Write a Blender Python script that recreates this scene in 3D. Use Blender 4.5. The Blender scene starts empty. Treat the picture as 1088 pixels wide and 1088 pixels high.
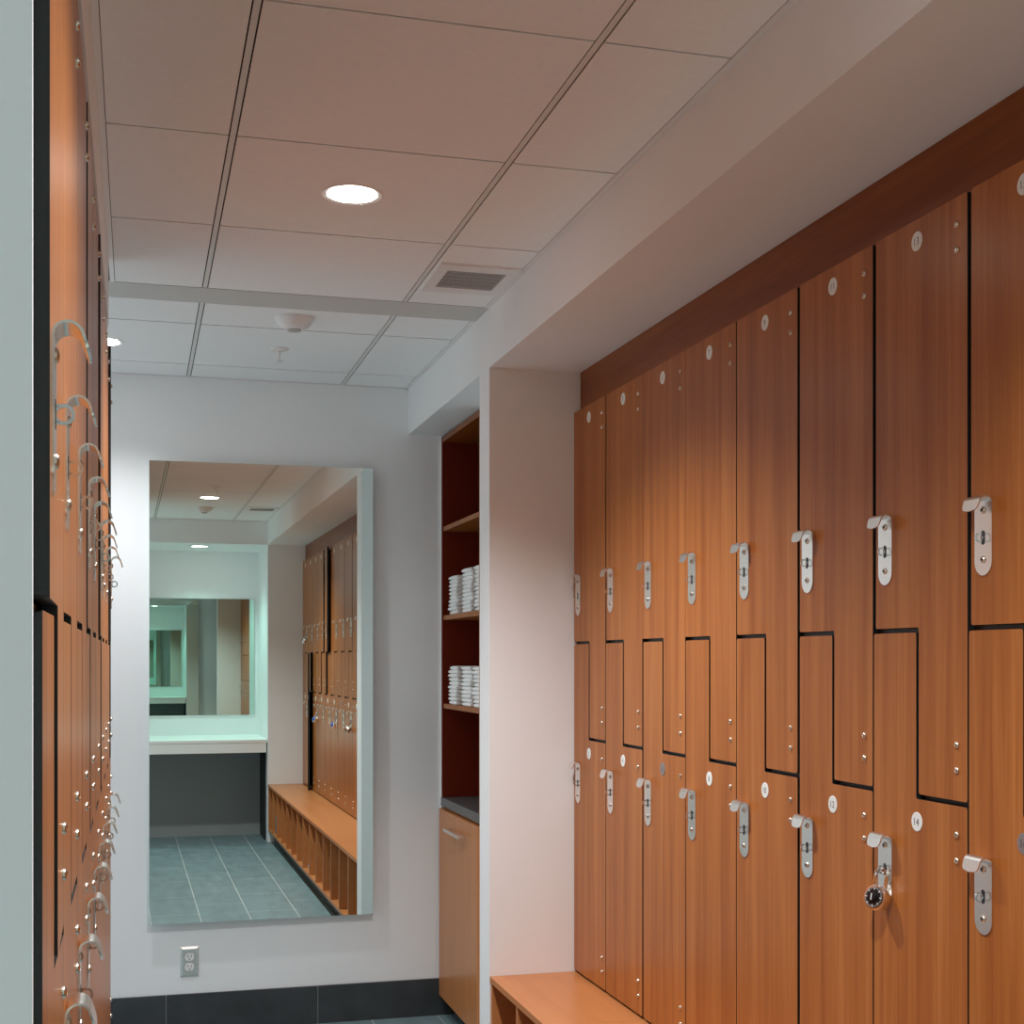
import bpy, bmesh, math, random
from mathutils import Vector, Matrix
random.seed(7)
PI = math.pi
sc = bpy.context.scene
COL = sc.collection

# ------------------------------------------------------------------ layout (metres, camera height = 0)
FLOOR = -1.445
H = 1.098            # tile ceiling
SOF = 0.912          # underside of the soffits
XS = 1.062           # plane of the soffit face and of the pier ends
XL = 1.3386          # front plane of the right lockers
XLL = -0.0665         # front plane of the left lockers
W = 0.305            # locker pitch
YP = 4.139           # near face of the far pier
YP2 = 4.265
YB = 5.46            # back wall
NR = 14              # right locker columns
YN = YP - NR * W     # near end of right lockers (-0.131)
YV = -0.95           # vanity wall
BENCH = -0.988
YL0 = 1.058           # near end of left lockers
NL = 9
YL1 = YL0 + NL * W

# ------------------------------------------------------------------ materials
def new_mat(name):
    m = bpy.data.materials.new(name)
    m.use_nodes = True
    nt = m.node_tree
    b = nt.nodes['Principled BSDF']
    return m, nt, b

def simple(name, col, rough=0.5, metal=0.0, spec=0.5, noise=0.0, nscale=40.0, bump=0.0, coat=0.0):
    m, nt, b = new_mat(name)
    b.inputs['Base Color'].default_value = (*col, 1)
    b.inputs['Roughness'].default_value = rough
    b.inputs['Metallic'].default_value = metal
    b.inputs['Specular IOR Level'].default_value = spec
    b.inputs['Coat Weight'].default_value = coat
    if noise or bump:
        tc = nt.nodes.new('ShaderNodeTexCoord')
        n = nt.nodes.new('ShaderNodeTexNoise')
        n.inputs['Scale'].default_value = nscale
        n.inputs['Detail'].default_value = 4
        nt.links.new(tc.outputs['Object'], n.inputs['Vector'])
        if noise:
            r = nt.nodes.new('ShaderNodeValToRGB')
            r.color_ramp.elements[0].position = 0.3
            r.color_ramp.elements[1].position = 0.7
            r.color_ramp.elements[0].color = (*[c * (1 - noise) for c in col], 1)
            r.color_ramp.elements[1].color = (*[min(1, c * (1 + noise)) for c in col], 1)
            nt.links.new(n.outputs['Fac'], r.inputs['Fac'])
            nt.links.new(r.outputs['Color'], b.inputs['Base Color'])
        if bump:
            bp = nt.nodes.new('ShaderNodeBump')
            bp.inputs['Strength'].default_value = bump
            bp.inputs['Distance'].default_value = 0.002
            nt.links.new(n.outputs['Fac'], bp.inputs['Height'])
            nt.links.new(bp.outputs['Normal'], b.inputs['Normal'])
    return m

def wood(name, dark, mid, light, stretch=(28, 28, 0.9), rough=0.3, fine=1.0):
    m, nt, b = new_mat(name)
    N, L = nt.nodes, nt.links
    tc = N.new('ShaderNodeTexCoord')
    oi = N.new('ShaderNodeObjectInfo')
    mul = N.new('ShaderNodeMath'); mul.operation = 'MULTIPLY'; mul.inputs[1].default_value = 37.0
    L.new(oi.outputs['Random'], mul.inputs[0])
    cmb = N.new('ShaderNodeCombineXYZ')
    for k in range(3):
        L.new(mul.outputs[0], cmb.inputs[k])
    add = N.new('ShaderNodeVectorMath'); add.operation = 'ADD'
    L.new(tc.outputs['Object'], add.inputs[0]); L.new(cmb.outputs[0], add.inputs[1])
    # broad veneer bands
    mp = N.new('ShaderNodeMapping'); mp.inputs['Scale'].default_value = stretch
    L.new(add.outputs[0], mp.inputs['Vector'])
    n1 = N.new('ShaderNodeTexNoise'); n1.inputs['Scale'].default_value = 1.0
    n1.inputs['Detail'].default_value = 3; n1.inputs['Distortion'].default_value = 0.6
    L.new(mp.outputs[0], n1.inputs['Vector'])
    # fine pores
    mp2 = N.new('ShaderNodeMapping')
    mp2.inputs['Scale'].default_value = tuple(s * (9 if s > 5 else 5) for s in stretch)
    L.new(add.outputs[0], mp2.inputs['Vector'])
    n2 = N.new('ShaderNodeTexNoise'); n2.inputs['Scale'].default_value = 1.0; n2.inputs['Detail'].default_value = 5
    L.new(mp2.outputs[0], n2.inputs['Vector'])
    mix = N.new('ShaderNodeMath'); mix.operation = 'MULTIPLY_ADD'
    mix.inputs[1].default_value = 0.35 * fine
    L.new(n2.outputs['Fac'], mix.inputs[0])
    sub = N.new('ShaderNodeMath'); sub.operation = 'MULTIPLY'; sub.inputs[1].default_value = 1 - 0.35 * fine
    L.new(n1.outputs['Fac'], sub.inputs[0])
    L.new(sub.outputs[0], mix.inputs[2])
    r = N.new('ShaderNodeValToRGB')
    e = r.color_ramp.elements
    e[0].position = 0.30; e[0].color = (*dark, 1)
    e[1].position = 0.70; e[1].color = (*light, 1)
    x = e.new(0.5); x.color = (*mid, 1)
    L.new(mix.outputs[0], r.inputs['Fac'])
    L.new(r.outputs['Color'], b.inputs['Base Color'])
    b.inputs['Roughness'].default_value = rough
    b.inputs['Specular IOR Level'].default_value = 0.22
    return m

M = {}
M['wall'] = simple('white_wall_paint', (0.86, 0.87, 0.88), 0.55, noise=0.012, nscale=3, bump=0.03)
M['tile'] = simple('white_ceiling_tile', (0.89, 0.905, 0.91), 0.85, noise=0.015, nscale=60, bump=0.15)
M['gyp'] = simple('grey_ceiling_gypsum', (0.60, 0.60, 0.58), 0.8)
M['grid'] = simple('grey_ceiling_grid', (0.74, 0.75, 0.73), 0.5)
M['gap_shade'] = simple('dark_gap_shade', (0.02, 0.02, 0.02), 0.9)  # painted shade seen through ceiling gaps and vent grilles
M['whiteplastic'] = simple('white_plastic', (0.82, 0.80, 0.79), 0.4)
M['wood'] = wood('cherry_veneer', (0.26, 0.069, 0.011), (0.365, 0.119, 0.024), (0.465, 0.174, 0.043))
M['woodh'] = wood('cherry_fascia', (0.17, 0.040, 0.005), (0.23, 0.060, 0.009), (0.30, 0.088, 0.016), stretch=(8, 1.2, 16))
M['lam'] = wood('orange_laminate', (0.46, 0.17, 0.058), (0.50, 0.19, 0.066), (0.53, 0.205, 0.072), stretch=(20, 1.0, 20), rough=0.32, fine=0.5)
M['lamv'] = wood('orange_cabinet_laminate', (0.44, 0.165, 0.055), (0.48, 0.185, 0.064), (0.51, 0.20, 0.070), stretch=(20, 20, 0.8), rough=0.3, fine=0.5)
M['woodin'] = simple('shaded_dark_red_wood', (0.14, 0.015, 0.005), 0.6, spec=0.12)  # dark red wood, with the shade of the interiors put into its colour
M['black'] = simple('black_phenolic_core', (0.012, 0.014, 0.015), 0.45)
M['steel'] = simple('brushed_stainless', (0.86, 0.83, 0.79), 0.27, metal=1.0)
M['chrome'] = simple('polished_chrome', (0.78, 0.78, 0.78), 0.09, metal=1.0)
M['bolt'] = simple('nickel_bolt', (0.70, 0.64, 0.55), 0.25, metal=1.0)
M['tag'] = simple('pale_number_plate', (0.78, 0.82, 0.80), 0.4)
M['taggrey'] = simple('grey_number_plate', (0.33, 0.30, 0.31), 0.35, metal=0.6)
M['ink_hole'] = simple('dark_ink_hole_shade', (0.03, 0.03, 0.035), 0.5)  # number print, and the shade of holes drawn as dark patches
M['slate'] = simple('dark_slate_tile', (0.038, 0.043, 0.047), 0.42, noise=0.25, nscale=9)
M['slatedark'] = simple('charcoal_wall_tile', (0.016, 0.017, 0.018), 0.6, spec=0.3)
M['grout'] = simple('pale_grout', (0.30, 0.31, 0.31), 0.8)
M['counter'] = simple('charcoal_counter', (0.085, 0.085, 0.085), 0.35)
M['quartz'] = simple('white_quartz', (0.86, 0.87, 0.86), 0.6)
M['towel'] = simple('white_terry', (0.90, 0.90, 0.89), 0.95, spec=0.1, bump=0.6, nscale=300)
M['dial'] = simple('black_dial', (0.01, 0.01, 0.012), 0.3)
M['blue'] = simple('blue_dial', (0.02, 0.09, 0.45), 0.3)
M['whitemark'] = simple('white_marks', (0.85, 0.85, 0.85), 0.5)
M['grille'] = simple('grey_grille', (0.50, 0.48, 0.46), 0.6)
M['shoe'] = simple('black_shoe', (0.015, 0.015, 0.017), 0.5)
M['shoegrey'] = simple('grey_shoe', (0.16, 0.16, 0.17), 0.6)
M['sole'] = simple('pale_sole', (0.6, 0.6, 0.58), 0.7)

def mirror_mat(name, col):
    m, nt, b = new_mat(name)
    b.inputs['Base Color'].default_value = (*col, 1)
    b.inputs['Metallic'].default_value = 1.0
    b.inputs['Roughness'].default_value = 0.0
    return m
M['mirror'] = mirror_mat('silvered_mirror', (0.82, 0.91, 0.87))
M['mirrorgreen'] = mirror_mat('green_tinted_mirror', (0.58, 0.76, 0.69))
M['glassedge'] = simple('green_glass_edge', (0.45, 0.58, 0.52), 0.15)

def lens_mat():
    m, nt, b = new_mat('lit_lens')
    b.inputs['Base Color'].default_value = (0.9, 0.9, 0.9, 1)
    b.inputs['Emission Color'].default_value = (1.0, 0.97, 0.94, 1)
    b.inputs['Emission Strength'].default_value = 14.0
    return m
M['lens'] = lens_mat()

def floor_mat():
    m, nt, b = new_mat('slate_floor_tiles')
    N, L = nt.nodes, nt.links
    tc = N.new('ShaderNodeTexCoord')
    mp = N.new('ShaderNodeMapping')
    mp.inputs['Rotation'].default_value = (0, 0, PI / 2)
    mp.inputs['Location'].default_value = (0.17, 0.98, 0)
    L.new(tc.outputs['Object'], mp.inputs['Vector'])
    br = N.new('ShaderNodeTexBrick')
    br.offset = 0.5
    br.inputs['Scale'].default_value = 1.0
    br.inputs['Brick Width'].default_value = 0.60
    br.inputs['Row Height'].default_value = 0.27
    br.inputs['Mortar Size'].default_value = 0.0022
    br.inputs['Mortar Smooth'].default_value = 0.1
    br.inputs['Color1'].default_value = (0.155, 0.225, 0.24, 1)
    br.inputs['Color2'].default_value = (0.17, 0.245, 0.26, 1)
    br.inputs['Mortar'].default_value = (0.55, 0.57, 0.56, 1)
    L.new(mp.outputs[0], br.inputs['Vector'])
    n = N.new('ShaderNodeTexNoise'); n.inputs['Scale'].default_value = 5; n.inputs['Detail'].default_value = 6
    mp3 = N.new('ShaderNodeMapping'); mp3.inputs['Scale'].default_value = (3, 1, 1)
    L.new(tc.outputs['Object'], mp3.inputs['Vector']); L.new(mp3.outputs[0], n.inputs['Vector'])
    mx = N.new('ShaderNodeMixRGB'); mx.blend_type = 'OVERLAY'; mx.inputs['Fac'].default_value = 0.35
    L.new(br.outputs['Color'], mx.inputs['Color1']); L.new(n.outputs['Fac'], mx.inputs['Color2'])
    L.new(mx.outputs['Color'], b.inputs['Base Color'])
    b.inputs['Roughness'].default_value = 0.38
    return m
M['floor'] = floor_mat()

# ------------------------------------------------------------------ mesh helpers
def box(bm, x0, x1, y0, y1, z0, z1, mi=0):
    if x0 > x1: x0, x1 = x1, x0
    if y0 > y1: y0, y1 = y1, y0
    if z0 > z1: z0, z1 = z1, z0
    v = [bm.verts.new(p) for p in ((x0, y0, z0), (x1, y0, z0), (x1, y1, z0), (x0, y1, z0),
                                   (x0, y0, z1), (x1, y0, z1), (x1, y1, z1), (x0, y1, z1))]
    fs = []
    for q in ((3, 2, 1, 0), (4, 5, 6, 7), (0, 1, 5, 4), (1, 2, 6, 5), (2, 3, 7, 6), (3, 0, 4, 7)):
        f = bm.faces.new([v[i] for i in q]); f.material_index = mi; fs.append(f)
    return fs

def bevel_all(bm, w, seg=2):
    bmesh.ops.bevel(bm, geom=list(bm.edges), offset=w, segments=seg, affect='EDGES', profile=0.5)

def prism(bm, pts, axis, a, b, mi=0):
    """extrude a 2-D outline along an axis; pts are the two other coordinates in xyz order"""
    def P(u, v, t):
        return {'x': (t, u, v), 'y': (u, t, v), 'z': (u, v, t)}[axis]
    A = [bm.verts.new(P(u, v, a)) for u, v in pts]
    B = [bm.verts.new(P(u, v, b)) for u, v in pts]
    n = len(pts)
    fs = [bm.faces.new(A), bm.faces.new(B)]
    for i in range(n):
        fs.append(bm.faces.new((A[i], A[(i + 1) % n], B[(i + 1) % n], B[i])))
    for f in fs: f.material_index = mi
    return fs

def circle(cx, cy, r, n=24):
    return [(cx + r * math.cos(2 * PI * i / n), cy + r * math.sin(2 * PI * i / n)) for i in range(n)]

def fillet(pts, r, seg=4):
    out = []
    n = len(pts)
    for i in range(n):
        p0, p1, p2 = Vector(pts[i - 1]), Vector(pts[i]), Vector(pts[(i + 1) % n])
        d0, d1 = (p0 - p1).normalized(), (p2 - p1).normalized()
        a, b = p1 + d0 * r, p1 + d1 * r
        for k in range(seg + 1):
            t = k / seg
            q = a * (1 - t) ** 2 + p1 * 2 * t * (1 - t) + b * t ** 2
            out.append((q.x, q.y))
    return out

def lathe(bm, prof, origin=(0, 0, 0), axis='z', n=32, mi=0, cap=True):
    """prof: list of (radius, height)"""
    o = Vector(origin)
    rings = []
    for r, h in prof:
        ring = []
        for i in range(n):
            a = 2 * PI * i / n
            c, s = r * math.cos(a), r * math.sin(a)
            p = {'z': (c, s, h), 'x': (h, c, s), 'y': (c, h, s)}[axis]
            ring.append(bm.verts.new(o + Vector(p)))
        rings.append(ring)
    fs = []
    for r0, r1 in zip(rings, rings[1:]):
        for i in range(n):
            fs.append(bm.faces.new((r0[i], r0[(i + 1) % n], r1[(i + 1) % n], r1[i])))
    if cap:
        fs.append(bm.faces.new(rings[0])); fs.append(bm.faces.new(rings[-1]))
    for f in fs: f.material_index = mi
    return fs

def tube(bm, pts, r, n=10, mi=0, closed=False):
    pts = [Vector(p) for p in pts]
    rings = []
    m = len(pts)
    up = Vector((0.3, 0.5, 0.81))
    for i, p in enumerate(pts):
        if closed:
            t = (pts[(i + 1) % m] - pts[i - 1]).normalized()
        else:
            t = (pts[min(i + 1, m - 1)] - pts[max(i - 1, 0)]).normalized()
        u = t.cross(up).normalized(); v = t.cross(u).normalized()
        rings.append([bm.verts.new(p + (u * math.cos(2 * PI * k / n) + v * math.sin(2 * PI * k / n)) * r) for k in range(n)])
    prs = list(zip(rings, rings[1:] + ([rings[0]] if closed else [])))
    if not closed: prs = list(zip(rings, rings[1:]))
    for a, b in prs:
        for k in range(n):
            f = bm.faces.new((a[k], a[(k + 1) % n], b[(k + 1) % n], b[k])); f.material_index = mi
    if not closed:
        for e in (rings[0], rings[-1]):
            f = bm.faces.new(e); f.material_index = mi

def mesh(name, bm, mats, smooth=False):
    bmesh.ops.recalc_face_normals(bm, faces=bm.faces[:])
    me = bpy.data.meshes.new(name)
    bm.to_mesh(me); bm.free()
    for m in (mats if isinstance(mats, (list, tuple)) else [mats]):
        me.materials.append(m)
    if smooth:
        for p in me.polygons: p.use_smooth = True
        try:
            me.set_sharp_from_angle(angle=math.radians(35))
        except Exception:
            pass
    return me

def obj(name, me, parent=None, loc=(0, 0, 0), rot=(0, 0, 0)):
    o = bpy.data.objects.new(name, me)
    COL.objects.link(o)
    o.location = loc; o.rotation_euler = rot
    if parent: o.parent = parent
    return o

def tag(o, label, cat, group=None):
    o['label'] = label; o['category'] = cat
    if group: o['group'] = group
    return o

def thing(name, label, cat, loc=(0, 0, 0), rotz=0.0, group=None):
    o = bpy.data.objects.new(name, None)
    o.empty_display_size = 0.05
    COL.objects.link(o)
    o.location = loc; o.rotation_euler = (0, 0, rotz)
    return tag(o, label, cat, group)

def structure(name, bm, mats, parent=None, smooth=False, label=None):
    o = obj(name, mesh(name, bm, mats, smooth), parent)
    if not parent: o['kind'] = 'structure'
    if label: o['label'] = label
    return o

def boxes(name, lst, mats, **k):
    bm = bmesh.new()
    for b in lst: box(bm, *b)
    return structure(name, bm, mats, **k)

# ------------------------------------------------------------------ room shell
XR = 1.90
XFL = -1.25      # far alcove runs on to the left
boxes('floor', [(-1.4, 2.0, -1.1, 5.7, FLOOR - 0.1, FLOOR)], M['floor'])
boxes('wall_back', [(-1.4, 2.0, YB, YB + 0.1, FLOOR, 1.3)], M['wall'])
boxes('wall_right', [(XR, XR + 0.1, YV - .1, YB, FLOOR, 1.3)], M['wall'])
boxes('wall_front', [(-0.60, XS, YV - 0.1, YV, FLOOR, 1.3)], M['wall'])
# piers that end the locker runs, with the soffit they carry
boxes('wall_right_far', [(XS, XR, YP, YP2, FLOOR, SOF)], M['wall'])
boxes('wall_right_near', [(XS, XR, YV, YN, FLOOR, SOF)], M['wall'])
boxes('wall_left_near', [(-0.60, -0.0725, YL0 - 0.014, YL0 - 0.004, FLOOR, SOF)], M['wall'])
boxes('wall_left_far', [(-0.60, -0.0795, YL1 + 0.004, YL1 + 0.12, FLOOR, SOF)], M['wall'])
boxes('wall_left', [(-0.70, -0.60, YL0 - 0.014, YL1 + 0.12, FLOOR, 1.3), (XFL, -0.60, YL1 + 0.02, YL1 + 0.12, FLOOR, 1.3),
                    (-0.70, -0.60, YV, YN, FLOOR, SOF)], M['wall'])  # gaps are added openings for fill light; this piece keeps it off the vanity
boxes('trim_1', [(XS, XR, YN, YB, SOF, 1.3)], M['wall'], label='white soffit above the right lockers')
boxes('trim_2', [(-0.60, -0.074, YL0 - 0.014, YL1 + 0.12, SOF, 1.3)], M['wall'], label='white soffit above the left lockers')
boxes('trim_3', [(-1.25, XR, YV, YN, SOF, 1.3)], M['wall'], label='dropped white ceiling over the vanity')

# suspended ceiling: tiles with thin gaps, main runners in wider reveals
bm = bmesh.new()
def tiles(xs, ys, main_gap=0.0092, cross_gap=0.0030, th=0.003):
    for i in range(len(xs) - 1):
        for j in range(len(ys) - 1):
            x0 = xs[i] + (main_gap if i > 0 or xs[i] in MAIN else 0.0)
            x1 = xs[i + 1] - (main_gap if xs[i + 1] in MAIN else 0.0)
            y0 = ys[j] + cross_gap; y1 = ys[j + 1] - cross_gap
            box(bm, x0, x1, y0, y1, H, H + th)
MAIN = {0.195, 0.794, -0.404, -1.0}
XE0, XE1 = -0.060, 1.046
tiles([-0.404, -0.1], [YN, 0.461, YL0 - 0.02])
tiles([-1.0, -0.404], [YN, 0.461, YL0 - 0.02])
tiles([XE0, 0.195, 0.794, XE1], [YN, 0.461, 1.076, 1.691, 2.306, 2.921, 3.535, 4.140])
YS2 = 4.312
tiles([XFL + .012, -1.0, -0.404, 0.195, 0.794, XE1], [YS2, 4.59, 5.225, YB - 0.008], cross_gap=0.0040)
ceil = structure('ceiling', bm, M['tile'])
bm = bmesh.new()
box(bm, XFL, XS, YN, YB, H + 0.0042, H + 0.06)
structure('gap_shade', bm, M['gap_shade'], parent=ceil)  # near-black sheet just above the tiles, stands in for shade in the gaps
bm = bmesh.new()
for x in (0.195, 0.794):
    box(bm, x - 0.0060, x + 0.0060, YN, 4.14, H + 0.0008, H + 0.004)
for x in (-1.0, -0.404, 0.195, 0.794):
    box(bm, x - 0.0060, x + 0.0060, YS2, YB, H + 0.0008, H + 0.004)
structure('ceiling_grid', bm, M['grid'], parent=ceil)
bm = bmesh.new()
for x0, x1 in ((XE1 + 0.0015, XS), (-0.074, XE0 - 0.0015)):
    box(bm, x0, x1, YN if x0 > 0 else YL0 - 0.014, 4.14, H - 0.0015, H + 0.004)
box(bm, XE1 + 0.0015, XS, YS2, YB, H - 0.0015, H + 0.004)
box(bm, XFL, XFL + 0.010, YS2, YB, H - 0.0015, H + 0.004)
box(bm, XFL, XS, YB - 0.007, YB, H - 0.0015, H + 0.004)
structure('wall_angle', bm, M['whiteplastic'], parent=ceil)
boxes('trim_4', [(XFL, XS, 4.141, YS2 - 0.001, H - 0.0005, H + 0.004)], M['gyp'], label='flat grey strip across the tiled ceiling')

# dark tile baseboards
def baseboard(name, x0, x1, joints, y0, y1, z1=-1.296, m='slate'):
    bm = bmesh.new()
    xs = [x0] + joints + [x1]
    for a, b in zip(xs, xs[1:]):
        box(bm, a + 0.0012, b - 0.0012, y0, y1, FLOOR, z1)
    box(bm, x0, x1, y0 + 0.0015, y1 + 0.002, FLOOR, z1 - 0.001, 1)
    return structure(name, bm, [M[m], M['grout']])
baseboard('baseboard_back', XFL, 1.254, [-1.04, -0.46, 0.11, 0.695], YB - 0.011, YB)
baseboard('baseboard_front', -0.60, XS - .011, [-0.475, 0.11, 0.695], -0.70, -0.66, -0.737, 'slatedark')
boxes('baseboard_right', [(XS - 0.011, XS, -0.66, -0.262, FLOOR, -0.657)], M['slatedark'])

# ------------------------------------------------------------------ lockers
HW = W / 2
ZU, ZLO = 0.053, -0.243          # the two level slots of the Z split
ZTOP, ZBOT = 0.783, -0.980
TH = 0.013
G = 0.0045

def door_mesh(name, upper, gap):
    yh = -HW + 0.0008; yf = HW - gap
    if upper:
        pts = [(yh, ZLO + G), (-0.0043, ZLO + G), (-0.0043, ZU + G), (yf, ZU + G), (yf, ZTOP), (yh, ZTOP)]
    else:
        pts = [(yh, ZBOT), (yf, ZBOT), (yf, ZU - G), (0.0043, ZU - G), (0.0043, ZLO - G), (yh, ZLO - G)]
    pts = fillet(pts, 0.005, 3)
    pts = [(y + HW, z) for y, z in pts]        # origin on the hinge line
    bm = bmesh.new()
    fs = prism(bm, pts, 'x', 0.0, TH, 1)
    fs[0].material_index = 0
    return mesh(name, bm, [M['wood'], M['black']])

def bolt_mesh():
    bm = bmesh.new()
    lathe(bm, [(0.0058, 0), (0.0058, -0.0018), (0.0046, -0.0036), (0.0026, -0.0046), (0.0024, -0.0036)], axis='x', n=14)
    return mesh('bolt', bm, M['bolt'], True)
BOLT = bolt_mesh()

def screw_mesh():
    bm = bmesh.new()
    lathe(bm, [(0.0062, 0), (0.0060, -0.0012), (0.0048, -0.0026), (0.0034, -0.0029)], axis='x', n=14, mi=0)
    lathe(bm, [(0.0034, -0.0029), (0.0032, -0.0031)], axis='x', n=6, mi=1)  # dark hex patch, painted shade of the socket
    return mesh('screw', bm, [M['bolt'], M['ink_hole']], True)
SCREW = screw_mesh()

def hook_plate_mesh():
    # one bent strip: rounded plate, arch, down-turned tapered tip; z = 0 at the crest, x = 0 at the door
    R = 0.0235; r = 0.0122; t = 0.0022
    path = []                                     # (x, z, nx, nz, halfwidth)
    zb = -0.130
    for k in range(9):
        s = R * (1 - math.cos(PI / 2 * k / 8))
        path.append((0, zb + s, -1, 0, max(0.0012, math.sqrt(max(0, R * R - (R - s) ** 2)))))
    path.append((0, -0.045, -1, 0, R))
    path.append((0, -r - 0.002, -1, 0, R))
    for k in range(13):
        a = PI - PI * 0.92 * k / 12
        # centre of the arch at (-r, -r): goes from the door outward
        x = -r - r * math.cos(a); z = -r + r * math.sin(a)
        x = -(r + r * -math.cos(PI - a)) if False else -(r - r * math.cos(PI - a))
        nx = math.cos(PI - a) * 1.0; nz = -math.sin(a)
        path.append((x, z, -nx, nz, R - 0.0015 * k / 12))
    x, z = path[-1][0], path[-1][1]
    L = 0.0175; R2 = 0.021
    dx, dz = -0.30, -0.954
    for k in range(1, 11):
        s = L * k / 10
        rem = L - s
        w = max(0, 1 - ((0.0175 - rem) / 0.0175) ** 3.2) ** (1 / 3.2) * 0.022
        path.append((x + dx * s, z + dz * s, 0.954, -0.30, max(w, 0.0012)))
    bm = bmesh.new()
    rows = []
    for x, z, nx, nz, w in path:
        # front skin (away from the strip's inner side) and back skin
        rows.append([bm.verts.new(p) for p in ((x + nx * t, -w, z + nz * t), (x + nx * t, w, z + nz * t), (x, w, z), (x, -w, z))])
    for a, b in zip(rows, rows[1:]):
        for i in range(4):
            bm.faces.new((a[i], a[(i + 1) % 4], b[(i + 1) % 4], b[i]))
    bm.faces.new(rows[0]); bm.faces.new(rows[-1])
    # dark capsule painted as the shade of the slot the staple comes through
    cap = []
    for i in range(16):
        a = 2 * PI * i / 16
        cap.append((0.0052 * math.cos(a), -0.068 + (0.0065 if math.sin(a) >= 0 else -0.0065) + 0.0052 * math.sin(a)))
    prism(bm, cap, 'x', -0.0023, -0.0027, 1)
    return mesh('hook_plate', bm, [M['steel'], M['ink_hole']], True)
HOOK = hook_plate_mesh()

def staple_mesh():
    bm = bmesh.new()
    n = 20; ro, ri, cx, cz, h = 0.0082, 0.0054, -0.0085, -0.068, 0.0012
    A = []
    for i in range(n):
        a = 2 * PI * i / n
        c, s = math.cos(a), math.sin(a)
        A.append([bm.verts.new((cx + q * c, y, cz + q * s)) for q, y in ((ro, -h), (ro, h), (ri, h), (ri, -h))])
    for i in range(n):
        a, b = A[i], A[(i + 1) % n]
        for k in range(4):
            bm.faces.new((a[k], a[(k + 1) % 4], b[(k + 1) % 4], b[k]))
    box(bm, -0.0050, 0.0, -h, h, cz + 0.0050, cz + 0.0080)
    box(bm, -0.0050, 0.0, -h, h, cz - 0.0080, cz - 0.0050)
    return mesh('lock_staple', bm, M['chrome'], True)
STAPLE = staple_mesh()

def number_plate_mesh(text, dark=False):
    bm = bmesh.new()
    lathe(bm, [(0.0172, 0), (0.0172, -0.0010), (0.0166, -0.0013)], axis='x', n=32, mi=0)
    if text:
        cu = bpy.data.curves.new('t', 'FONT')
        cu.body = text; cu.size = 0.0190; cu.align_x = 'CENTER'; cu.align_y = 'CENTER'
        cu.space_character = 1.05; cu.offset = -0.00005
        to = bpy.data.objects.new('t', cu); COL.objects.link(to)
        bpy.context.view_layer.update()
        me = to.evaluated_get(bpy.context.evaluated_depsgraph_get()).to_mesh()
        xs = [v.co.x for v in me.vertices]; ys = [v.co.y for v in me.vertices]
        cx, cy = (min(xs) + max(xs)) / 2, (min(ys) + max(ys)) / 2
        # reader looks along +x: reader's right is -y
        vs = [bm.verts.new((-0.00155, -(v.co.x - cx), v.co.y - cy)) for v in me.vertices]
        for p in me.polygons:
            f = bm.faces.new([vs[i] for i in p.vertices]); f.material_index = 1
        to.to_mesh_clear() if False else None
        bpy.data.objects.remove(to); bpy.data.curves.remove(cu)
    return mesh('number_plate', bm, [M['taggrey'] if dark else M['tag'], M['ink_hole']])
BLANK = number_plate_mesh('')

def body_mesh():
    bm = bmesh.new()
    x0, x1, t = 0.0135, 0.47, 0.012
    e = HW - 0.0006
    box(bm, x0, x1, -e, -e + t, ZBOT - 0.005, ZTOP - 0.004)
    box(bm, x0, x1, e - t, e, ZBOT - 0.005, ZTOP - 0.004)
    box(bm, x1 - t, x1, -e + t, e - t, ZBOT - 0.005, ZTOP - 0.004)
    box(bm, x0, x1 - t, -e + t, e - t, ZTOP - 0.004 - t, ZTOP - 0.004)
    box(bm, x0, x1 - t, -e + t, e - t, ZBOT - 0.005, ZBOT - 0.005 + t)
    # Z-shaped inner partition
    box(bm, x0, x1 - t, 0.002, e - t, ZU - 0.004, ZU + 0.004)
    box(bm, x0, x1 - t, -e + t, -0.002, ZLO - 0.004, ZLO + 0.004)
    box(bm, x0, x1 - t, -0.004, 0.004, ZLO, ZU)
    return mesh('locker_body', bm, M['black'])
BODY = body_mesh()

ZB_U = (0.736, 0.693, -0.144, -0.187)
ZB_L = (-0.296, -0.340, -0.887, -0.929)
_dm = {}
def dmesh(upper, gap):
    key = (upper, round(gap, 4))
    if key not in _dm:
        _dm[key] = door_mesh('door', upper, gap)
    return _dm[key]

def locker(name, label, face_x, yc, rotz, group, gu=0.004, gl=0.004, au=0.0, al=0.0, nums=None, dz=0.0, darktag=()):
    # the Empty stands at the base of the column
    t = thing(name, label, 'locker', (face_x, yc, ZBOT - 0.005 + dz), rotz, group)
    zo = -(ZBOT - 0.005)
    obj('locker_body', BODY, t, (0, 0, zo))
    for upper, gap, ang in ((True, gu, au), (False, gl, al)):
        d = obj('door', dmesh(upper, gap), t, (0, -HW, zo), (0, 0, ang))
        for z in (ZB_U if upper else ZB_L):
            obj('bolt', BOLT, d, (0, 0.030, z))
        zc = 0.268 if upper else -0.320
        yk = HW + 0.1065
        obj('hook_plate', HOOK, d, (0, yk, zc))
        obj('lock_staple', STAPLE, d, (0, yk, zc))
        obj('screw', SCREW, d, (-0.0022, yk, zc - 0.023))
        obj('screw', SCREW, d, (-0.0022, yk, zc - 0.104))
        if nums is not None:
            n = nums[0 if upper else 1]
            pm = number_plate_mesh(n, n in darktag) if n else BLANK
            obj('number_plate', pm, d, (0, HW + 0.001, 0.744 if upper else -0.288))
    return t

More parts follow.
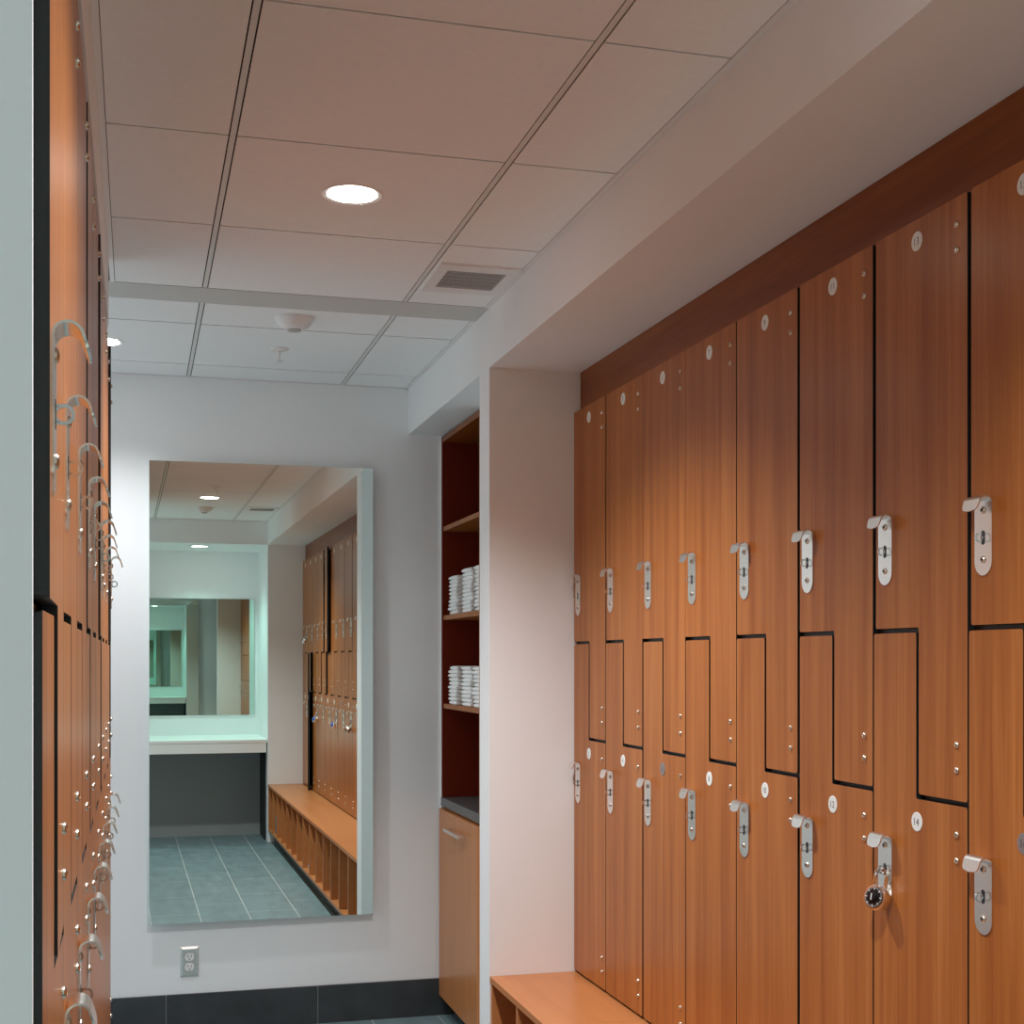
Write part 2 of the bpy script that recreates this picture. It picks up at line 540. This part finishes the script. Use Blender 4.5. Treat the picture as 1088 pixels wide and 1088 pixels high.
ORD = ['', 'second', 'third', 'fourth', 'fifth', 'sixth', 'seventh', 'eighth', 'ninth', 'tenth', 'eleventh', 'twelfth', 'thirteenth', 'fourteenth']
gU = [0.003, 0.007, 0.0002, 0.0002, 0.004, 0.010, 0.011, 0.010, 0.006, 0.006, 0.004, 0.004, 0.005, 0.004]
gL = [0.003, 0.004, 0.008, 0.003, 0.003, 0.010, 0.004, 0.004, 0.004, 0.006, 0.004, 0.004, 0.008, 0.004]
aU = {9: 0.09, 10: 0.03}
aL = {12: 0.13}
for k in range(NR):
    yc = YP - W * (k + 0.5)
    if k < 8:
        a, b = 2 * k + 1, 2 * k + 2
        lab = f'wooden two-door Z locker numbered {a} above and {b} below'
        if k == 6: lab = 'wooden two-door Z locker numbered 13 and 14 with padlocked lower door'
        if k == 0: lab = 'wooden two-door Z locker numbered 1 and 2, against the white pier'
        nums = (str(a), str(b))
    else:
        nums = ('', '')
        lab = f'wooden Z locker seen in mirror, {ORD[k - 7] if k > 8 else "next"} along from locker 15'
        if k == 12: lab = 'wooden Z locker seen in mirror with lower door standing ajar'
        if k == 13: lab = 'wooden Z locker at vanity end of right row, padlocked upper door'
        if k == 9: lab = 'wooden Z locker seen in mirror with upper door standing ajar'
    locker('locker', lab, XL, yc, 0.0, 'lockers along the right wall', gU[k], gL[k], aU.get(k, 0.0), aL.get(k, 0.0), nums, 0.0, ('6', '16'))

aLU = {0: 0.017, 3: 0.006, 5: 0.012, 8: 0.02}
gLU = [0.002, 0.0003, 0.003, 0.003, 0.006, 0.003, 0.007, 0.004, 0.004]
gLL = [0.002, 0.0003, 0.002, 0.002, 0.003, 0.003, 0.003, 0.003, 0.003]
for k in range(NL):
    yc = YL0 + W * (k + 0.5)
    lab = f'edge-on wooden locker on left wall, {ORD[k]} from the camera'
    if k == 0: lab = 'edge-on wooden locker nearest the camera on the left wall'
    if k == NL - 1: lab = 'edge-on wooden locker at the far end of the left row'
    locker('locker', lab, XLL, yc, PI, 'lockers along the left wall', gLU[k], gLL[k], aLU.get(k, 0.0), 0.0, None, -0.012)

# fascias above both rows, plinth below the left one
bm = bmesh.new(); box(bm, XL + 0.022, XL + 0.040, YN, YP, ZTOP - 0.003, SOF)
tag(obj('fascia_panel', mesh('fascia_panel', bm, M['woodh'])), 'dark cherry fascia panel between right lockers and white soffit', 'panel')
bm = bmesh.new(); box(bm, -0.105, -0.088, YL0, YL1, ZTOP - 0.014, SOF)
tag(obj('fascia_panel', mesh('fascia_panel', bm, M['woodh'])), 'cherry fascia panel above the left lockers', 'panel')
bm = bmesh.new(); box(bm, -0.56, -0.075, YL0, YL1, FLOOR, ZBOT - 0.018)
tag(obj('locker_plinth', mesh('locker_plinth', bm, M['wood'])), 'wooden plinth under the left row of lockers', 'plinth')

# ------------------------------------------------------------------ bench with shoe cubbies
t = thing('bench', 'long orange laminate bench with open shoe cubbies under right lockers', 'bench', (XS + 0.15, (YN + YP) / 2, FLOOR))
def bpart(name, m, *lst):
    bm = bmesh.new()
    for b in lst: box(bm, *b)
    o = obj(name, mesh(name, bm, m)); o.parent = t
    o.matrix_parent_inverse = Matrix.Translation(-Vector(t.location)); return o
SEAM = YP - 2 * W
bpart('bench_top', M['lam'], (XS + 0.001, XL + 0.0135, SEAM + 0.0004, YP - 0.001, BENCH - 0.018, BENCH))
bpart('bench_top', M['lam'], (XS + 0.001, XL + 0.0135, YN + 0.001, SEAM - 0.0004, BENCH - 0.018, BENCH))
for k in range(NR + 1):
    y = YP - W * k
    y0, y1 = (y - 0.019, y - 0.001) if k == 0 else ((y + 0.001, y + 0.019) if k == NR else (y - 0.009, y + 0.009))
    bpart('end_panel' if k in (0, NR) else 'divider', M['lam'], (XS + 0.004, XL + 0.01, y0, y1, -1.336, BENCH - 0.018))
bpart('cubby_floor', M['lam'], (XS + 0.004, XL + 0.01, YN + 0.001, YP - 0.001, -1.354, -1.336))
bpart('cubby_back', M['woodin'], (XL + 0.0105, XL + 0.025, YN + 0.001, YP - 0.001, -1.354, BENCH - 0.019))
bpart('toe_kick', M['black'], (XS + 0.05, XL + 0.01, YN + 0.001, YP - 0.001, FLOOR, -1.354))
bm = bmesh.new(); box(bm, XL + 0.026, XR, YN + .001, YP - .001, FLOOR, BENCH - 0.001)
structure('wall_right_base', bm, M['black'])

# ------------------------------------------------------------------ padlocks
def padlock(label, col, door, y_ax, z_ax, yaw, x=XL):
    # hangs from the staple; local origin at the staple hole, dial looks along -x before the yaw
    p = thing('padlock', label, 'padlock', (x - 0.0085, y_ax, z_ax), yaw)
    p.rotation_euler = (0, math.radians(14), yaw)
    bm = bmesh.new()
    c = (0.0, 0, -0.049)
    lathe(bm, [(0.0205, 0.010), (0.0238, 0.008), (0.0238, -0.009), (0.0222, -0.0115), (0.0205, -0.0120)], origin=c, axis='x', n=40)
    obj('lock_body', mesh('lock_body', bm, M['steel'], True), p)
    bm = bmesh.new()
    lathe(bm, [(0.0188, -0.0120), (0.0186, -0.0140), (0.0120, -0.0146)], origin=c, axis='x', n=40)
    lathe(bm, [(0.0085, -0.0146), (0.0080, -0.0205), (0.0065, -0.0210)], origin=c, axis='x', n=20)
    for i in range(40):
        a = 2 * PI * i / 40
        long = i % 5 == 0
        r0, r1 = (0.0135 if long else 0.0158), 0.0180
        d = Vector((0, math.cos(a), math.sin(a))); s = Vector((0, -math.sin(a), math.cos(a))) * (0.0007 if long else 0.0003)
        cx = Vector((c[0] - 0.01475, c[1], c[2]))
        q = [cx + d * r0 - s, cx + d * r1 - s, cx + d * r1 + s, cx + d * r0 + s]
        f = bm.faces.new([bm.verts.new(v) for v in q]); f.material_index = 1
    cx = Vector((c[0] - 0.0211, c[1], c[2]))
    f = bm.faces.new([bm.verts.new(cx + Vector((0, y, z))) for y, z in ((-0.001, -0.006), (0.001, -0.006), (0.001, 0.006), (-0.001, 0.006))]); f.material_index = 1
    obj('dial', mesh('dial', bm, [M[col], M['whitemark']], True), p)
    bm = bmesh.new()
    pts = [(0.0, -0.0125, -0.036)] + [(0.0, -0.0125 * math.cos(PI * i / 12), -0.009 + 0.0125 * math.sin(PI * i / 12)) for i in range(13)] + [(0.0, 0.0125, -0.036)]
    tube(bm, pts, 0.0036, 10)
    obj('shackle', mesh('shackle', bm, M['chrome'], True), p)
    return p
def ykey(k): return YP - W * (k + 0.5) + 0.1065
padlock('silver combination padlock with black dial hanging on locker 14', 'dial', None, ykey(6), -0.388 - 0.004, math.radians(24))
padlock('dark dial padlock hanging high at the vanity end, seen in mirror', 'dial', None, ykey(13), 0.200 - 0.004, 0.3)
padlock('blue dial padlock beside the ajar lower door, seen in mirror', 'blue', None, ykey(11), -0.388 - 0.004, -0.3)
padlock('blue dial padlock two lockers along from locker 14, seen in mirror', 'blue', None, ykey(8), -0.388 - 0.004, -0.2)

# ------------------------------------------------------------------ towel cabinet in the far niche
YC0, YC1 = 4.797, YB - 0.012
XC = 1.197
def parts(t, items):
    for name, m, lst in items:
        bm = bmesh.new()
        for b in lst: box(bm, *b)
        o = obj(name, mesh(name, bm, m)); o.parent = t
        o.matrix_parent_inverse = Matrix.Translation(-Vector(t.location))
bm = bmesh.new(); box(bm, XC - 0.001, XC + 0.02, YB - 0.0115, YB - 0.0005, -0.6, SOF - 0.001)
structure('trim_5', bm, M['wall'], label='white filler strip beside the towel shelves')
boxes('trim_6', [(XC + 0.02, XR, YP2, YC0 - 0.001, FLOOR, SOF)], M['wall'], label='white wall filler between pier and towel cabinet')
t = thing('shelf_unit', 'tall open wooden shelf unit holding white towels beside the pier', 'shelf', (XC + .2, (YC0 + YC1) / 2, -0.558))
SH = (0.530, 0.170, -0.187)
parts(t, [
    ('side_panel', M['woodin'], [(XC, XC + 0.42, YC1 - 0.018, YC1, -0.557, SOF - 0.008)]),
    ('side_panel', M['wood'], [(XC, XC + 0.42, YC0, YC0 + 0.018, -0.557, SOF - 0.008)]),
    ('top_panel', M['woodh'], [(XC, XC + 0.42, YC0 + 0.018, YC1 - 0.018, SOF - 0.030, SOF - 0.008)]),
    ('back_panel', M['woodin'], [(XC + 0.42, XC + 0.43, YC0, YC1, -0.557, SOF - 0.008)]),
] + [('shelf', M['wood'], [(XC + 0.004, XC + 0.42, YC0 + 0.018, YC1 - 0.018, z - 0.009, z + 0.009)]) for z in SH])
bm = bmesh.new(); box(bm, XC - 0.004, XC + 0.43, YC0, YC1, -0.593, -0.558); bevel_all(bm, 0.002, 1)
tag(obj('worktop', mesh('worktop', bm, M['counter'])), 'dark grey worktop slab between towel shelves and lower cabinet', 'worktop')
t = thing('base_cabinet', 'orange wood base cabinet with one tall door below grey worktop', 'cabinet', (XC + .2, (YC0 + YC1) / 2, FLOOR))
XD = 1.186
parts(t, [
    ('cabinet_body', M['wood'], [(XD + 0.022, XC + 0.43, YC0, YC1, -1.36, -0.594)]),
    ('toe_kick', M['black'], [(XD + 0.07, XC + 0.43, YC0, YC1, FLOOR, -1.36)]),
])
bm = bmesh.new(); box(bm, XD, XD + 0.020, YC0 + 0.003, YB - 0.014, -1.362, -0.604); bevel_all(bm, 0.0012, 1)
d = obj('door', mesh('door', bm, M['lamv'])); d.parent = t; d.matrix_parent_inverse = Matrix.Translation(-Vector(t.location))
bm = bmesh.new()
box(bm, XD - 0.034, XD - 0.024, 4.97, 5.22, -0.668, -0.656)
for y in (4.99, 5.20): box(bm, XD - 0.026, XD, y - 0.005, y + 0.005, -0.667, -0.657)
hd = obj('handle', mesh('handle', bm, M['steel'])); hd.parent = d

# ------------------------------------------------------------------ towels
def towel_mesh(seed):
    rnd = random.Random(seed)
    wy, dx, h = 0.150, 0.24, 0.0150
    bm = bmesh.new()
    # profile in x-z: a soft roll fold at the front (x = 0), two layers at the back; swept along y
    prof = []
    r = h / 2
    for i in range(9):
        a = -PI / 2 - PI * i / 8
        prof.append((r + r * 1.1 * math.cos(a) * 1.0, r + r * math.sin(a)))
    prof += [(dx * 0.5, h * 0.97), (dx - 0.004, h * 0.92), (dx, h * 0.6), (dx - 0.003, h * 0.5), (dx, h * 0.4), (dx - 0.004, 0.0), (dx * 0.5, 0.0)]
    ny = 8
    rings = []
    for j in range(ny + 1):
        s = j / ny
        y = (s - 0.5) * wy
        k = 1 - 0.35 * (abs(2 * s - 1) ** 6)
        wob = rnd.uniform(-0.0015, 0.0015)
        rings.append([bm.verts.new((x + wob + (1 - k) * 0.004, y, (z - r) * k + r + rnd.uniform(-0.0004, 0.0004))) for x, z in prof])
    n = len(prof)
    for a, b in zip(rings, rings[1:]):
        for i in range(n):
            bm.faces.new((a[i], a[(i + 1) % n], b[(i + 1) % n], b[i]))
    bm.faces.new(rings[0]); bm.faces.new(rings[-1])
    return mesh('towel', bm, M['towel'], True)
TOW = [towel_mesh(s) for s in range(5)]
ORDS = ['bottom', 'second', 'third', 'fourth', 'fifth', 'sixth', 'seventh', 'eighth', 'ninth', 'tenth', 'eleventh']
def stack(yc, zb, n, sname, shelf, dx=0.0, sy=1.0):
    for i in range(n):
        o = obj('towel', TOW[random.randrange(5)], None,
                (1.203 + dx + random.uniform(-0.002, 0.005), yc + random.uniform(-0.004, 0.004), zb + i * 0.01535), (0, 0, random.uniform(-0.03, 0.03)))
        o.scale.y = sy
        pos = 'topmost' if i == n - 1 else ('bottom one' if i == 0 else ORDS[i] + ' from bottom')
        tag(o, f'folded white towel, {pos} of the {sname} stack on the {shelf} towel shelf', 'towel', f'folded towels on the {shelf} towel shelf')
for shelf, z0 in (('upper', SH[1] + 0.009), ('lower', SH[2] + 0.009)):
    stack(5.28, z0, 10, 'far left', shelf)
    stack(5.045 if shelf == 'upper' else 5.06, z0, 10 if shelf == 'lower' else 11, 'middle', shelf)
    stack(4.871 if shelf == 'upper' else 4.885, z0, 10 if shelf == 'lower' else 11, 'near right', shelf, sy=0.66 if shelf == 'upper' else 0.82)

# ------------------------------------------------------------------ mirrors, outlets
def wall_mirror(label, x0, x1, z0, z1, yface, ywall, rotz=0.0, rotx=0.0, m='mirror'):
    sgn = 1 if ywall > yface else -1
    cx, cz = (x0 + x1) / 2, (z0 + z1) / 2
    t = thing('wall_mirror', label, 'mirror', (cx, yface, cz))
    t.rotation_euler = (rotx, 0, rotz)
    bm = bmesh.new()
    w, h = (x1 - x0) / 2, (z1 - z0) / 2
    fs = box(bm, -w, w, 0, sgn * 0.006, -h, h, 1)
    for f in fs:
        if all(abs(v.co.y) < 1e-6 for v in f.verts): f.material_index = 0
    obj('mirror_glass', mesh('mirror_glass', bm, [M[m], M['glassedge']]), t)
    bm = bmesh.new()
    box(bm, -w + 0.02, w - 0.02, sgn * 0.0065, sgn * (abs(ywall - yface) - 0.001), -h + 0.02, h - 0.02)
    obj('backing_board', mesh('backing_board', bm, M['grid']), t)
    return t
wall_mirror('tall frameless mirror on the back wall', 0.047, 0.911, -1.015, 0.764, YB - 0.038, YB, rotz=math.radians(0.3))
wall_mirror('wide vanity mirror over white counter, seen reflected in back mirror', -0.07, 1.03, -0.466, 0.514, YV + 0.010, YV, m='mirrorgreen')

def outlet(label, loc, rotz, plate_m):
    t = thing('electrical_outlet', label, 'outlet', loc, rotz)
    w, h = 0.035, 0.0585
    bm = bmesh.new()
    a = [bm.verts.new((x, 0, z)) for x, z in ((-w, -h), (w, -h), (w, h), (-w, h))]
    b = [bm.verts.new((x, -0.0025, z)) for x, z in ((-w, -h), (w, -h), (w, h), (-w, h))]
    c = [bm.verts.new((x, -0.0062, z)) for x, z in ((-w + .009, -h + .009), (w - .009, -h + .009), (w - .009, h - .009), (-w + .009, h - .009))]
    for p, q in ((a, b), (b, c)):
        for i in range(4): bm.faces.new((p[i], p[(i + 1) % 4], q[(i + 1) % 4], q[i]))
    bm.faces.new(c); bm.faces.new(a)
    obj('cover_plate', mesh('cover_plate', bm, plate_m), t)
    for s in (-1, 1):
        bm = bmesh.new()
        cz = s * 0.0195
        pts = []
        for i in range(28):
            an = 2 * PI * i / 28
            pts.append((0.0172 * math.cos(an), cz + max(-0.0142, min(0.0142, 0.0172 * math.sin(an)))))
        prism(bm, pts, 'y', -0.006, -0.0078, 0)
        for x in (-0.0065, 0.0065):
            box(bm, x - 0.0012, x + 0.0012, -0.0078, -0.0081, cz - 0.0005, cz + 0.0075, 1)
        prism(bm, circle(0, cz - 0.008, 0.0026, 12), 'y', -0.0078, -0.0081, 1)  # slots and pin hole are dark patches standing in for their shade
        obj('receptacle', mesh('receptacle', bm, [M['whiteplastic'], M['ink_hole']]), t)
    bm = bmesh.new(); lathe(bm, [(0.003, -0.0062), (0.0026, -0.0074)], axis='y', n=12)
    obj('screw', mesh('screw', bm, M['steel']), t)
    return t
outlet('steel duplex wall outlet below the tall mirror', (0.1985, YB, -1.172), 0.0, M['steel'])
outlet('white wall outlet over vanity counter, seen in mirror', (XS, -0.63, -0.55), -PI / 2, M['whiteplastic'])

# ------------------------------------------------------------------ ceiling fixtures
def downlight(label, x, y, z, power, spot=124, blend=1.0, col=None):
    t = thing('downlight', label, 'ceiling light', (x, y, z), 0, 'round recessed downlights')
    bm = bmesh.new()
    lathe(bm, [(0.0585, 0.0), (0.064, -0.0012), (0.070, -0.0025), (0.074, 0.0)], n=48, cap=False)
    obj('trim_ring', mesh('trim_ring', bm, M['whiteplastic'], True), t)
    bm = bmesh.new()
    lathe(bm, [(0.0587, -0.0006), (0.04, -0.0012), (0.0005, -0.0014)], n=48, cap=False)
    obj('lens', mesh('lens', bm, M['lens'], True), t)
    li = bpy.data.lights.new('lamp', 'SPOT')
    li.energy = power; li.spot_size = math.radians(spot); li.spot_blend = blend
    li.shadow_soft_size = 0.035; li.color = col or LCOL
    lo = bpy.data.objects.new('lamp', li); COL.objects.link(lo)
    lo.parent = t; lo.location = (0, 0, -0.02)
    return t
LCOL = (0.98, 0.99, 1.0)
downlight('lit round downlight in middle of tiled ceiling', 0.491, 3.216, H, 118)
downlight('lit round downlight half hidden behind the left lockers', -0.115, 4.93, H, 30, spot=134)
downlight('lit round downlight in near ceiling, seen only in mirror', 0.52, 1.35, H, 96)
downlight('lit round downlight above the vanity, seen only in mirror', 0.55, -0.45, SOF, 28, col=(0.58, 1.0, 0.88))

def detector(label, x, y):
    t = thing('smoke_detector', label, 'smoke detector', (x, y, H))
    bm = bmesh.new()
    lathe(bm, [(0.061, 0.0), (0.061, -0.007), (0.059, -0.010)], n=40)
    obj('base_ring', mesh('base_ring', bm, M['whiteplastic'], True), t)
    bm = bmesh.new()
    lathe(bm, [(0.059, -0.010), (0.055, -0.018), (0.043, -0.030), (0.029, -0.037), (0.023, -0.038)], n=40)
    obj('dome', mesh('dome', bm, M['whiteplastic'], True), t)
    bm = bmesh.new()
    lathe(bm, [(0.0215, -0.038), (0.021, -0.042), (0.017, -0.043)], n=28)
    obj('sensor', mesh('sensor', bm, M['grille'], True), t)
detector('white domed smoke detector beyond the grey ceiling strip', 0.489, 4.43)
detector('white domed smoke detector near vanity, seen in mirror', 0.52, 0.75)

def sprinkler(label, x, y):
    t = thing('ceiling_sprinkler', label, 'sprinkler', (x, y, H))
    bm = bmesh.new()
    lathe(bm, [(0.034, 0.0015), (0.033, -0.004), (0.020, -0.008), (0.008, -0.009)], n=32)
    obj('escutcheon', mesh('escutcheon', bm, M['whiteplastic'], True), t)
    bm = bmesh.new()
    lathe(bm, [(0.0065, -0.008), (0.0065, -0.020), (0.004, -0.024), (0.0035, -0.038), (0.006, -0.042)], n=16)
    obj('stem', mesh('stem', bm, M['whiteplastic'], True), t)
    bm = bmesh.new()
    lathe(bm, [(0.012, -0.042), (0.0125, -0.0435), (0.011, -0.045)], n=20)
    obj('deflector', mesh('deflector', bm, M['steel'], True), t)
sprinkler('white pendant fire sprinkler in the far ceiling section', 0.485, 4.88)
sprinkler('white pendant fire sprinkler in near ceiling, seen in mirror', 0.52, 1.98)

def air_vent(label, x, y):
    t = thing('air_vent', label, 'vent', (x, y, H))
    bm = bmesh.new()
    x0, x1, y0, y1 = -0.116, 0.116, -0.140, 0.140
    gx, gy = 0.0855, 0.0875
    for b in ((x0, -gx, y0, y1), (gx, x1, y0, y1), (-gx, gx, y0, -gy), (-gx, gx, gy, y1)):
        box(bm, *b, -0.006, 0.0)
    obj('vent_frame', mesh('vent_frame', bm, M['whiteplastic']), t)
    bm = bmesh.new()
    for i in range(22):
        x = -gx + 2 * gx * (i + 0.5) / 22
        box(bm, x - 0.0016, x + 0.0016, -gy, gy, -0.005, -0.001)
    for i in range(5):
        y = -gy + 2 * gy * (i + 0.5) / 5
        box(bm, -gx, gx, y - 0.0012, y + 0.0012, -0.0045, -0.0015)
    obj('grille', mesh('grille', bm, M['grille']), t)
    bm = bmesh.new(); box(bm, -gx, gx, -gy, gy, -0.0009, -0.0002)
    obj('duct_shade', mesh('duct_shade', bm, M['gap_shade']), t)  # thin dark sheet painted as the shade inside the vent
air_vent('square exhaust vent with grey grille in tiled ceiling beside soffit', 0.928, 3.84)
air_vent('square exhaust vent near the vanity, seen only in the mirror', 0.93, 0.75)

# ------------------------------------------------------------------ vanity behind the camera (seen in the mirror)
t = thing('vanity_counter', 'white vanity counter with deep apron, seen in the tall mirror', 'counter', (0.49, -0.5, -0.74))
parts(t, [
    ('countertop', M['quartz'], [(-0.599, XS - 0.001, YV + 0.001, -0.14, -0.655, -0.633)]),
    ('apron', M['quartz'], [(-0.599, XS - 0.012, -0.165, -0.145, -0.735, -0.655)]),
])

# a few things left in the cubbies
def shoe(label, x, y, m, rot=0.0, s=1.0):
    t = thing('shoe', label, 'shoe', (x, y, -1.336), rot)
    bm = bmesh.new()
    secs = [(-0.125, 0.026, 0.020), (-0.10, 0.036, 0.040), (-0.05, 0.041, 0.050), (0.0, 0.036, 0.070), (0.06, 0.033, 0.088), (0.11, 0.032, 0.086), (0.128, 0.020, 0.075)]
    rings = []
    for x_, w, h in secs:
        rings.append([bm.verts.new((x_ * s, w * s * math.cos(2 * PI * i / 14), (0.018 + (h - 0.018) * (0.5 + 0.5 * math.sin(2 * PI * i / 14))) * s)) for i in range(14)])
    for a, b in zip(rings, rings[1:]):
        for i in range(14): bm.faces.new((a[i], a[(i + 1) % 14], b[(i + 1) % 14], b[i]))
    bm.faces.new(rings[0]); bm.faces.new(rings[-1])
    obj('upper', mesh('upper', bm, M[m], True), t)
    bm = bmesh.new()
    top = [(x_ * s, (w + 0.003) * s) for x_, w, h in secs]
    prism(bm, top + [(x_, -w) for x_, w in reversed(top)], 'z', 0.0, 0.019 * s)
    obj('sole', mesh('sole', bm, M['sole' if m != 'shoe' else 'shoe']), t)
shoe('black shoe in a bench cubby near the pier, seen in mirror', XS + 0.16, 3.02, 'shoe')
shoe('grey shoe in a bench cubby mid-bench, seen in mirror', XS + 0.16, 2.02, 'shoegrey')
shoe('black shoe in the bench cubby nearest the vanity, seen in mirror', XS + 0.15, 0.02, 'shoe')
bm = bmesh.new(); box(bm, XS + 0.02, XS + 0.16, 0.24, 0.30, -1.336, -1.20); bevel_all(bm, 0.008, 2)
tag(obj('toiletry_bag', mesh('toiletry_bag', bm, M['shoegrey'])), 'small dark grey bag in a bench cubby near vanity, seen in mirror', 'bag')

# ------------------------------------------------------------------ camera
F = 1455.0; XV = 145.0; YH = 701.0
cam = bpy.data.cameras.new('camera')
cam.sensor_width = 36.0; cam.sensor_fit = 'HORIZONTAL'
cam.lens = 36.0 * F / 1088
cam.shift_y = (YH - 544) / 1088
cam.clip_start = 0.02
co = bpy.data.objects.new('camera', cam); COL.objects.link(co)
co.location = (0, 0, 0)
co.rotation_euler = (PI / 2, 0, -math.atan((544 - XV) / F))
sc.camera = co

# ------------------------------------------------------------------ world and colour management
w = bpy.data.worlds.new('world'); sc.world = w
w.use_nodes = True
w.node_tree.nodes['Background'].inputs['Color'].default_value = (0.86, 0.96, 1.0, 1)
w.node_tree.nodes['Background'].inputs['Strength'].default_value = 0.60  # cool fill, enters through added openings on the unseen left side
sc.view_settings.view_transform = 'Standard'
sc.view_settings.look = 'None'
sc.view_settings.gamma = 1
sc.view_settings.use_curve_mapping = False
sc.view_settings.exposure = 0.62
cy = sc.cycles
cy.max_bounces = 24; cy.diffuse_bounces = 12; cy.glossy_bounces = 14
cy.use_denoising = True
try: cy.denoiser = 'OPENIMAGEDENOISE'
except Exception: pass
cy.caustics_reflective = True
cy.sample_clamp_indirect = 10.0
